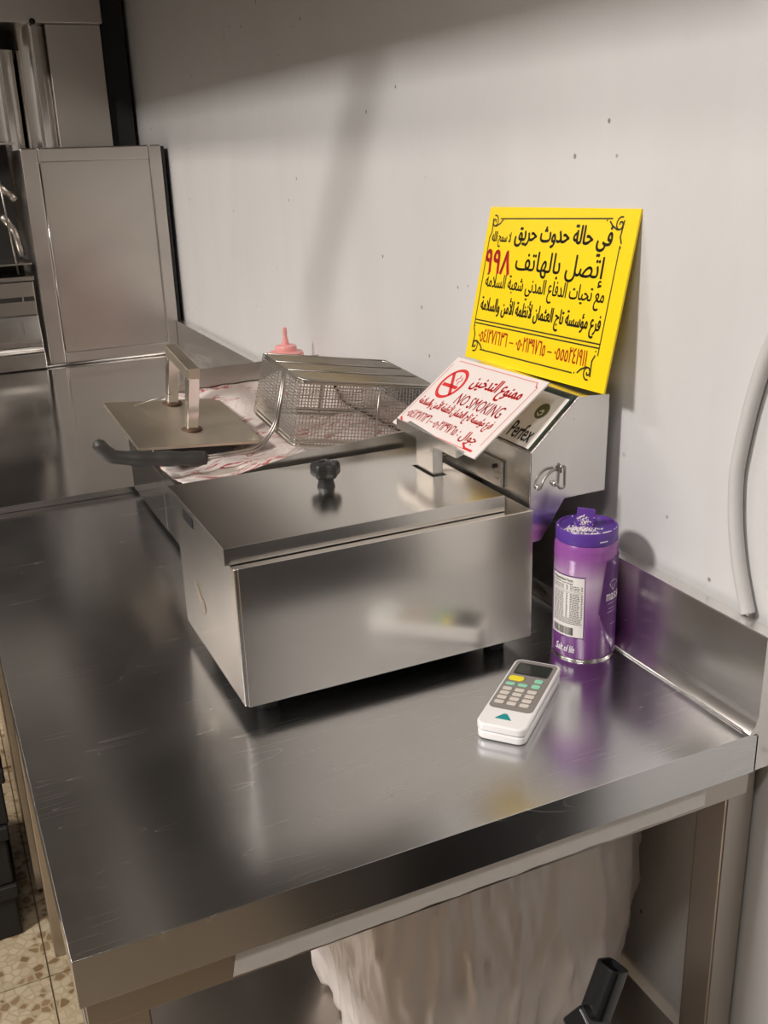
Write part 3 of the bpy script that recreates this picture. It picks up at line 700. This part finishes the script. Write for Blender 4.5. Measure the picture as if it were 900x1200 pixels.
ring(0.0, 0.0022, name='base_ring'); ring(0.035, 0.0017, name='base_ring'); ring(1.0, 0.0026); ring(0.93, 0.0020)
for u in (0.02, 0.34, 0.66): A(MB().tube([Bt(u, 0.0, -0.012), Bt(u, 1.0, -0.012)], 0.0017, 6).build('cross_bar', 'steel_wire', smooth=True))
for u, v in ((0.62, 0), (1, 0.58), (0.0, 0.5), (0.5, 1.0)): A(MB().tube([Bt(u, v, 0.0), Bt(u, v, 1.0)], 0.0019, 6).build('upright_bar', 'steel_wire', smooth=True))
# handle: two rods running down to the rim and out to the grip
q0 = Bt(0.60, -0.005, 0.05); q1 = Bt(0.60, -0.01, 0.97)
for d in (0.0, 0.008):
    A(MB().tube(fillet([q0+V(0, -d, 0), q1+V(0, -d, 0.004), V(-0.268, 0.812-d*1.6, 0.150), V(-0.300, 0.808-d*1.6, 0.149), V(-0.365, 0.800-d*1.6, 0.151)], 0.028, 7), 0.0021, 8).build('handle_rod', 'steel_wire', smooth=True))
gp = [V(-0.357, 0.796, 0.150), V(-0.375, 0.796, 0.151), V(-0.395, 0.796, 0.155), V(-0.415, 0.796, 0.158), V(-0.437, 0.797, 0.161), V(-0.458, 0.798, 0.164), V(-0.478, 0.799, 0.168), V(-0.494, 0.80, 0.172), V(-0.505, 0.80, 0.182), V(-0.513, 0.80, 0.194), V(-0.5155, 0.80, 0.199)]
gr = [0.0105, 0.0125, 0.0105, 0.0125, 0.0105, 0.0125, 0.0105, 0.0105, 0.0105, 0.0100, 0.006]
pts = []; rr = []
for i in range(len(gp)-1):
    for k in range(4): t = k/4; pts.append(gp[i].lerp(gp[i+1], t)); rr.append(gr[i]+(gr[i+1]-gr[i])*(0.5-0.5*math.cos(PI*t)))
pts.append(gp[-1]); rr.append(gr[-1])
o = A(MB().tube(pts, rr, 16).build('grip', 'grip_plastic', smooth=True)); o['label'] = 'black finger-ridged plastic grip'

# ------------------------------------------------------------------ flat press plate with a square-tube handle
PM = Matrix.Translation((-0.3490, 0.972, 0.168)) @ Euler((-0.0926, 0.0854, -1.5495), 'XYZ').to_matrix().to_4x4()
PW, PH = 0.248, 0.205      # x toward camera, y toward the wall
pr = thing('press_plate', 'flat brownish steel press plate with upright square-tube handle, left of the basket', 'press', PM @ V(0, 0, -0.01))
A = lambda o: at(pr, o)
o = A(MB().obox(PM @ Matrix.Translation((0, 0, -0.0025)), PW, PH, 0.005).build('plate', 'steel_plate', bevel=0.0006, seg=1)); 
A(MB().obox(PM @ Matrix.Translation((0.075, -0.005, -0.016)), 0.08, 0.12, 0.022).build('underside_block', 'rubber', bevel=0.003))
hb = [(-0.100, 0.012), (0.048, 0.004)]   # where the two posts stand
PH_ = 0.088
Z = Matrix.Identity(4)
for (u, v) in hb:
    b = PM @ V(u, v, 0)
    T = PM @ Matrix.Translation((u, v, PH_/2))
    A(MB().obox(T, 0.019, 0.019, PH_).build('post', 'steel_polished', bevel=0.0015))
    A(MB().lathe([(0.018, -0.001), (0.017, 0.002), (0.0135, 0.0035)], b, 20).build('weld_bead', 'weld', smooth=True))
a = PM @ V(hb[0][0]-0.0095, hb[0][1], PH_); b = PM @ V(hb[1][0]+0.0095, hb[1][1], PH_)
d = (b-a); Mx = Matrix.Translation((a+b)/2 + V(0, 0, 0.007)) @ d.to_track_quat('X', 'Z').to_matrix().to_4x4()
A(MB().obox(Mx, d.length, 0.020, 0.019).build('handle_bar', 'steel_plate', bevel=0.0015))
A(MB().tube([PM @ V(-0.095, -0.055, 0.001), PM @ V(-0.06, 0.0, 0.030)], 0.0008, 6).build('loose_wire', 'steel_wire', smooth=True))

# ------------------------------------------------------------------ squeeze bottle behind the basket
sx, sy, sz = -0.042, 1.30, 0.012
sb = thing('squeeze_bottle', 'pink plastic squeeze bottle with pointed nozzle behind the wire basket', 'bottle', (sx, sy, sz))
A = lambda o: at(sb, o)
k_ = 1.36
A(smooth_angle(MB().lathe([(r*k_, z) for r, z in [(0.024, 0), (0.0265, 0.006), (0.0265, 0.125), (0.0262, 0.152), (0.022, 0.160)]], (sx, sy, sz), 32).build('bottle_body', 'pink_plastic'), 50))
A(smooth_angle(MB().lathe([(r*k_, z) for r, z in [(0.0265, 0.158), (0.0268, 0.183), (0.0255, 0.187), (0.0165, 0.190), (0.0165, 0.197), (0.0155, 0.200), (0.0055, 0.202), (0.0042, 0.214), (0.0028, 0.219), (0.0034, 0.223), (0.0030, 0.236), (0.0012, 0.237)]], (sx, sy, sz), 32).build('nozzle_cap', 'pink_plastic'), 40))

# ------------------------------------------------------------------ violet can
jx, jy = -0.0470, 0.2445
jr = thing('salt_can', 'violet printed salt can with purple flip lid standing beside the fryer', 'can', (jx, jy, 0.0))
R0 = 0.0378
o = smooth_angle(MB().lathe([(0.0355, 0.0), (0.0368, 0.0018), (0.0368, 0.004), (R0, 0.006), (R0, 0.128), (R0+0.0004, 0.1295), (R0, 0.131), (R0, 0.1385), (0.0368, 0.144), (0.0345, 0.1475), (0.0338, 0.149)], (0, 0, 0), 64).build('can_body', 'jar_print', jr), 40)
smooth_angle(MB().lathe([(0.0372, 0.0), (0.0376, 0.0012), (0.0372, 0.0026)], (0, 0, 0), 64).build('base_rim', 'steel_polished', jr), 40)
smooth_angle(MB().lathe([(0.0352, 0.1465), (0.0365, 0.1480), (0.0365, 0.1615), (0.0355, 0.1630), (0.0335, 0.1630), (0.0330, 0.1605), (0.001, 0.1600)], (0, 0, 0), 64).build('lid', 'lid_purple', jr), 40)
for k in range(7):
    pass
# view azimuth of the camera seen from the can
VA = math.atan2(-0.67496-jy, -0.72477-jx)
def cyl(px_off, z, off=0.0003):
    # px_off in -1..1 across the visible half, positive to the right in the view
    a = VA + math.asin(max(-1, min(1, px_off))); r = R0+off; return V(r*math.cos(a), r*math.sin(a), z)
def cpatch(mb, p0, p1, z0, z1, off, n=14):
    a0 = math.asin(p0); a1 = math.asin(p1)
    vs = []
    for i in range(n+1):
        a = a0+(a1-a0)*i/n
        for z in (z0, z1): vs.append(cyl(math.sin(a), z, off))
    mb.add(vs, [(2*i, 2*i+2, 2*i+3, 2*i+1) for i in range(n)])
m = MB(); cpatch(m, -0.955, 0.015, 0.030, 0.110, 0.0004); m.build('label_frame', 'deep_violet', jr)
m = MB(); cpatch(m, -0.935, -0.005, 0.0315, 0.1085, 0.0006); m.build('nutrition_panel', 'label_white', jr)
m = MB(); c6 = lambda u, v: cyl(u, v, 0.0009); bold_aspect[0] = 27.0
text_into(m, 'Nutrition Facts', -0.90, -0.36, 0.1025, 0.1062, c6, 0.03)
text_into(m, '1000 servings', -0.90, -0.36, 0.0985, 0.1015, c6, 0.02)
random.seed(3)
for k in range(24):
    z = 0.0965-k*0.0021
    if k in (3, 4): 
        cpatch(m, -0.90, -0.06, z, z+0.0003, 0.0009, 8); continue
    for (a0, a1) in ((-0.90, -0.62), (-0.56, -0.50), (-0.44, -0.14), (-0.10, -0.05)):
        if k > 19: a0, a1 = (-0.90, -0.06)
        w = a1-a0; p = a0
        while p < a1-0.03:
            q = min(a1, p+random.uniform(0.03, 0.09)); cpatch(m, p, q, z, z+0.0009, 0.0009, 2); p = q+0.02
        if k > 19: break
x = -0.90
while x < -0.33:
    w = random.choice((0.008, 0.014, 0.022)); cpatch(m, x, x+w, 0.0335, 0.0435, 0.0009, 2); x += w+random.choice((0.010, 0.016))
o = m.build('fine_print', 'print_black', jr); o['label'] = 'small black nutrition text and barcode'
m = MB()
n = 10
def cquad(mb, pts, off):   # filled polygon on the cylinder, sliced finely
    ps = [(p, z) for p, z in pts]
    lo = min(p for p, z in ps); hi = max(p for p, z in ps); N_ = 14
    def span(x):
        zs = []
        for i in range(len(ps)):
            (a, za), (b, zb) = ps[i], ps[(i+1) % len(ps)]
            if (a-x)*(b-x) <= 0 and a != b: zs.append(za+(zb-za)*(x-a)/(b-a))
        return (min(zs), max(zs)) if zs else (0, 0)
    a0 = math.asin(lo); a1 = math.asin(hi)
    xs = [math.sin(a0+(a1-a0)*i/N_) for i in range(N_+1)]
    xs[0] += 1e-5; xs[-1] -= 1e-5
    vs = []
    for x_ in xs:
        z0, z1 = span(x_); vs += [cyl(x_, z0, off), cyl(x_, z1, off)]
    mb.add(vs, [(2*i, 2*i+2, 2*i+3, 2*i+1) for i in range(N_)])
cquad(m, [(0.44, 0.062), (0.62, 0.128), (0.999, 0.132), (0.999, 0.004), (0.90, 0.004), (0.80, 0.028)], 0.0005)
m.build('front_emblem_panel', 'deep_violet', jr)
m = MB()
polyline(m, c6, [(0.80, 0.028), (0.44, 0.062), (0.62, 0.128)], 0.0010)
m.build('panel_outline', 'print_pale_violet', jr); m = MB()
text_into(m, 'mass', 0.66, 0.985, 0.0770, 0.0860, c6, 0.02)
o = m.build('front_lettering', 'print_white', jr); o['label'] = 'white lettering'; m = MB()
cpatch(m, 0.70, 0.97, 0.0725, 0.0735, 0.0009, 4); cpatch(m, 0.74, 0.96, 0.066, 0.067, 0.0009, 4); cpatch(m, 0.70, 0.97, 0.0615, 0.0625, 0.0009, 4)
cpatch(m, 0.80, 0.95, 0.045, 0.046, 0.0009, 4); cpatch(m, 0.80, 0.97, 0.020, 0.021, 0.0009, 4)
o = m.build('fine_lettering', 'print_pale_violet', jr); o['kind'] = 'stuff'; m = MB()
D = [(0.74, 0.0975), (0.79, 0.1015), (0.91, 0.1015), (0.95, 0.0975), (0.85, 0.0895)]
for i in range(5): polyline(m, c6, [D[i], D[(i+1) % 5]], 0.0007)
polyline(m, c6, [D[0], D[3]], 0.0006); polyline(m, c6, [(0.80, 0.0975), D[4]], 0.0006); polyline(m, c6, [(0.89, 0.0975), D[4]], 0.0006)
m.build('diamond_outline', 'print_white', jr); m = MB()
text_into(m, 'Salt of life', -0.82, -0.25, 0.0105, 0.0200, c6, 0.02, 0.35)
o = m.build('slogan', 'print_white', jr); o['label'] = 'slanted white lettering'
# raised flap and spilt salt on the lid
m = MB(); ca, sa = math.cos(VA), math.sin(VA)
FM = Matrix.Translation((0, 0, 0.1615)) @ Matrix.Rotation(VA+PI/2, 4, 'Z')
fp = FM @ Matrix.Translation((-0.0025, -0.004, 0.010)) @ Matrix.Rotation(-0.28, 4, 'X') @ Matrix.Rotation(0.10, 4, 'Y')
MB().obox(fp, 0.021, 0.0025, 0.024).build('flip_flap', 'lid_purple', jr, bevel=0.001)
m = MB(); random.seed(11)
for k in range(420):
    if k < 250: q = FM @ V(random.gauss(-0.008, 0.009), random.gauss(-0.016, 0.005), 0.0004)
    elif k < 330: q = fp @ V(random.gauss(0, 0.005), -0.0014, random.gauss(-0.004, 0.004))
    else:
        a = VA+random.gauss(0.2, 0.5); q = V(0.0345*math.cos(a), 0.0345*math.sin(a), 0.1633)
    if k < 250 and q.x**2+q.y**2 > 0.032**2: continue
    s = random.uniform(0.0003, 0.0009); m.obox(Matrix.Translation(q) @ Euler((random.random()*3, random.random()*3, 0)).to_matrix().to_4x4(), s*1.6, s*1.6, s*1.3)
o = m.build('spilt_salt', 'salt', jr, fix=False); o['kind'] = 'stuff'
m = MB(); cl = lambda u, v: cyl(u, v, -0.0008)
cpatch(m, 0.42, 0.66, 0.1520, 0.1535, -0.0011, 4); m.build('lid_mark', 'print_white', jr)

# ------------------------------------------------------------------ handheld keypad device
TM = Matrix.Translation((-0.1907, 0.1587, 0.0)) @ Matrix.Rotation(-0.8531, 4, 'Z')
tm = thing('keypad_terminal', 'small white handheld keypad terminal lying on the table before the can', 'device', (-0.1907, 0.1587, 0.0)); tm.rotation_euler = (0, 0, -0.8531)
def rrect(w, h, r, cx=0, cy=0, n=6, rb=None):
    out = []
    for (sx_, sy_, a0) in ((1, 1, 0), (-1, 1, PI/2), (-1, -1, PI), (1, -1, 1.5*PI)):
        R_ = (rb if (rb and sy_ < 0) else r)
        for k in range(n+1):
            a = a0+PI/2*k/n; out.append((cx+sx_*(w/2-R_)+R_*math.cos(a), cy+sy_*(h/2-R_)+R_*math.sin(a)))
    return out
def slab(pts, z0, z1, name, mat, bev=0.0, par=tm, seg=2):
    o = MB().prism(pts, 2, z0, z1).build(name, mat, par, bevel=bev, seg=seg); 
    return o
slab(rrect(0.0535, 0.149, 0.009, 0, -0.001, rb=0.010), 0.001, 0.0105, 'case_bottom', 'device_white', 0.0025, seg=3)
slab(rrect(0.0545, 0.150, 0.009, 0, -0.001, rb=0.010), 0.0108, 0.0205, 'case_top', 'device_white', 0.0025, seg=3)
slab(rrect(0.0490, 0.112, 0.007, 0, 0.0145), 0.0203, 0.0209, 'face_plate', 'device_grey', 0.0002, seg=1)
slab(rrect(0.0400, 0.0270, 0.003, 0, 0.0500), 0.0207, 0.0213, 'screen_frame', 'black_plastic', 0.0002, seg=1)
slab(rrect(0.0360, 0.0225, 0.001, 0, 0.0500), 0.0212, 0.0215, 'screen', 'device_screen')
slab(rrect(0.0175, 0.0105, 0.0045, -0.0125, 0.0255), 0.0207, 0.0222, 'key', 'key_yellow', 0.0006)['label'] = 'large yellow key'
for x, y, w in ((-0.0155, 0.0125, 0.011), (-0.0015, 0.0125, 0.011), (0.0130, 0.0262, 0.0095), (0.0130, 0.0140, 0.0095)):
    slab(rrect(w, 0.0075 if w < 0.01 else 0.0055, 0.0022, x, y), 0.0207, 0.0220, 'key', 'key_green', 0.0005)['label'] = 'small green key'
for r in range(4):
    for c in range(3):
        slab(rrect(0.0105, 0.0062, 0.0016, -0.0155+0.0140*c, 0.0010-0.0100*r), 0.0207, 0.0220, 'key', 'key_beige', 0.0005)['label'] = 'beige key'
slab([(-0.010, -0.0615), (0.008, -0.0615), (-0.0015, -0.0475)], 0.0204, 0.0208, 'logo', 'logo_teal')
slab([(-0.0035, -0.0505), (0.0005, -0.0505), (-0.0015, -0.0475)], 0.0207, 0.0210, 'logo_tip', 'label_white')

# ------------------------------------------------------------------ conduit on the wall
pts = [(0.022, -0.06, 0.72), (0.022, -0.02, 0.55), (0.022, 0.025, 0.455), (0.022, 0.056, 0.392), (0.022, 0.072, 0.338), (0.022, 0.082, 0.282), (0.022, 0.0845, 0.250), (0.022, 0.080, 0.205), (0.022, 0.070, 0.163), (0.022, 0.058, 0.13), (0.0215, 0.050, 0.112)]
def spline(pts, n=6):
    P_ = [Vector(p) for p in pts]; out = []
    for i in range(len(P_)-1):
        p0 = P_[max(i-1, 0)]; p1 = P_[i]; p2 = P_[i+1]; p3 = P_[min(i+2, len(P_)-1)]
        for k in range(n):
            t = k/n; out.append(0.5*((2*p1)+(p2-p0)*t+(2*p0-5*p1+4*p2-p3)*t*t+(3*p1-p0-3*p2+p3)*t**3))
    out.append(P_[-1]); return out
o = MB().tube(spline(pts), 0.0078, 14).build('wall_conduit', 'conduit_paint', smooth=True)
tag(o, 'painted grey conduit curving down the wall at the right edge', 'conduit')

# ------------------------------------------------------------------ below the table
# white translucent refuse sack standing under the table
def sack(name, cx, cy, rx, ry, z0, z1, seed, label, mat='bag', phase=0.0):
    n, k = 260, 90; vs = []; hh = z1-z0
    for j in range(k+1):
        t = j/k; z = z0+hh*t
        base = (1-0.55*max(0, (t-0.86)/0.14)**2)*(0.90+0.12*math.sin(PI*min(1, t*1.1)))
        if j == 0: base *= 0.8
        for i in range(n):
            a = 2*PI*i/n
            ca_, sa_ = math.cos(a), math.sin(a)
            r1 = 1-abs(mn.noise(V(ca_*4.5+seed, sa_*4.5+t*1.2, t*1.3)))*2
            r2 = 1-abs(mn.noise(V(ca_*9+seed+t*1.5, sa_*9, t*3.2+4)))*2
            pleat = 0.045*mn.noise(V(ca_*2.2+seed, sa_*2.2, t*1.6)) + 0.026*max(0, r1)**3 + 0.013*max(0, r2)**3 - 0.02 + 0.006*mn.noise(V(ca_*22, sa_*22+seed, t*12))
            sq = 1/max(abs(math.cos(a))**4+abs(math.sin(a))**4, 1e-6)**0.25
            s = base*sq+pleat*2.0
            vs.append((min(WALL-0.012, cx+rx*s*math.cos(a)), cy+ry*s*math.sin(a), z+0.02*mn.noise(V(a, t, seed))*(1 if t > 0.9 else 0)))
    fs = [(j*n+i, j*n+(i+1) % n, (j+1)*n+(i+1) % n, (j+1)*n+i) for j in range(k) for i in range(n)] + [tuple(range(n-1, -1, -1)), tuple(range(k*n, (k+1)*n))]
    o = MB().add(vs, fs).build(name, mat, smooth=True); tag(o, label, 'bag'); return o
sack("refuse_sack", -0.198, 0.285, 0.198, 0.165, -0.488, -0.055, 3.1, 'large white translucent plastic sack bulging under the table')

# black square tube end poking up at the bottom
tbn = thing('black_trolley_frame', 'glossy black square tube with open end and black joint at the bottom', 'trolley', (-0.27, -0.07, -0.3))
A = lambda o: at(tbn, o)
a = V(-0.213, -0.05, -0.172); b = V(-0.262, -0.06, -0.275); ax = (a-b).normalized()
q = ax.to_track_quat('Z', 'Y').to_matrix().to_4x4()
prof = rrect(0.026, 0.026, 0.006, n=4); inn = rrect(0.020, 0.020, 0.004, n=4); L_ = (a-b).length+0.9
n = len(prof); Mq = Matrix.Translation(a) @ q
vs = [Mq @ V(x, y, -0.55) for x, y in prof] + [Mq @ V(x, y, -0.002) for x, y in prof] + [Mq @ V(x*0.97, y*0.97, 0) for x, y in prof] + [Mq @ V(x, y, 0) for x, y in inn] + [Mq @ V(x, y, -0.05) for x, y in inn]
fs = [(r*n+i, r*n+(i+1) % n, (r+1)*n+(i+1) % n, (r+1)*n+i) for r in range(4) for i in range(n)] + [tuple(range(4*n, 5*n)), tuple(range(n-1, -1, -1))]
A(smooth_angle(MB().add(vs, fs).build('tube', 'black_gloss'), 50))
A(smooth_angle(MB().lathe([(0.0028, 0), (0.0028, 0.002), (0.001, 0.0025)], (0, 0, 0), 12, Mq @ Matrix.Translation((0.004, 0.0, -0.045)) @ Matrix.Translation((0, 0, 0)) @ Matrix.Rotation(PI/2, 4, 'X') @ Matrix.Translation((0, 0, 0.0128))).build('bolt', 'dark_steel')))
J = Matrix.Translation((-0.247, -0.055, -0.222)) @ q
A(MB().obox(J @ Matrix.Rotation(-0.5, 4, 'Y') @ Matrix.Translation((-0.016, 0, 0.0)), 0.055, 0.034, 0.030).build('joint_block', 'black_gloss', bevel=0.005, seg=3))
A(MB().tube([(-0.262, -0.085, -0.228), (-0.300, -0.09, -0.262)], 0.005, 10).build('joint_pin', 'black_gloss', smooth=True))
A(MB().box(-0.53, -0.10, -0.20, -0.05, FLOOR, FLOOR+0.03).build('trolley_base', 'black_gloss', bevel=0.004))

# low black cabinet, out of view, added to darken the reflections in the steel
lc = thing('reflection_cabinet', 'unseen low black cabinet added for the dark reflections in the steel', 'cabinet', (-0.13, -0.8, FLOOR))
A = lambda o: at(lc, o)
A(MB().box(-0.27, 0.022, -1.34, -0.30, FLOOR+0.06, -0.075).build('body', 'black_plastic', bevel=0.003))
A(MB().box(-0.285, 0.024, -1.35, -0.295, -0.075, -0.05).build('top', 'black_plastic', bevel=0.004))
A(MB().box(-0.25, 0.0, -1.30, -0.34, FLOOR, FLOOR+0.06).build('plinth', 'rubber'))
for y0 in (-1.33, -0.815):
    d_ = A(MB().box(-0.284, -0.27, y0, y0+0.505, FLOOR+0.08, -0.085).build('door', 'black_plastic', bevel=0.003))
    yh = y0+0.46 if y0 < -1 else y0+0.045
    MB().tube(fillet([(-0.284, yh, -0.20), (-0.31, yh, -0.20), (-0.31, yh, -0.34), (-0.284, yh, -0.34)], 0.01), 0.005, 8).build('handle', 'steel_polished', d_, smooth=True)

# black crate stack at the left edge
cr = thing('black_crate_stack', 'stack of black plastic crates on the floor at the left edge', 'crate', (-0.9, 1.2, FLOOR))
A = lambda o: at(cr, o)
z = FLOOR; k = 0
for (h, e) in ((0.12, 0.0), (0.13, -0.003), (0.12, 0.002), (0.13, -0.002), (0.12, 0.0), (0.13, -0.003)):
    e += k*0.005; k += 1
    A(MB().box(-1.10, -0.738+e, 1.06, 1.46, z+0.001, z+h-0.012).build('crate', 'rubber', bevel=0.004))
    A(MB().box(-1.105, -0.731+e, 1.053, 1.465, z+h-0.030, z+h-0.001).build('crate_rim', 'rubber', bevel=0.004))
    z += h
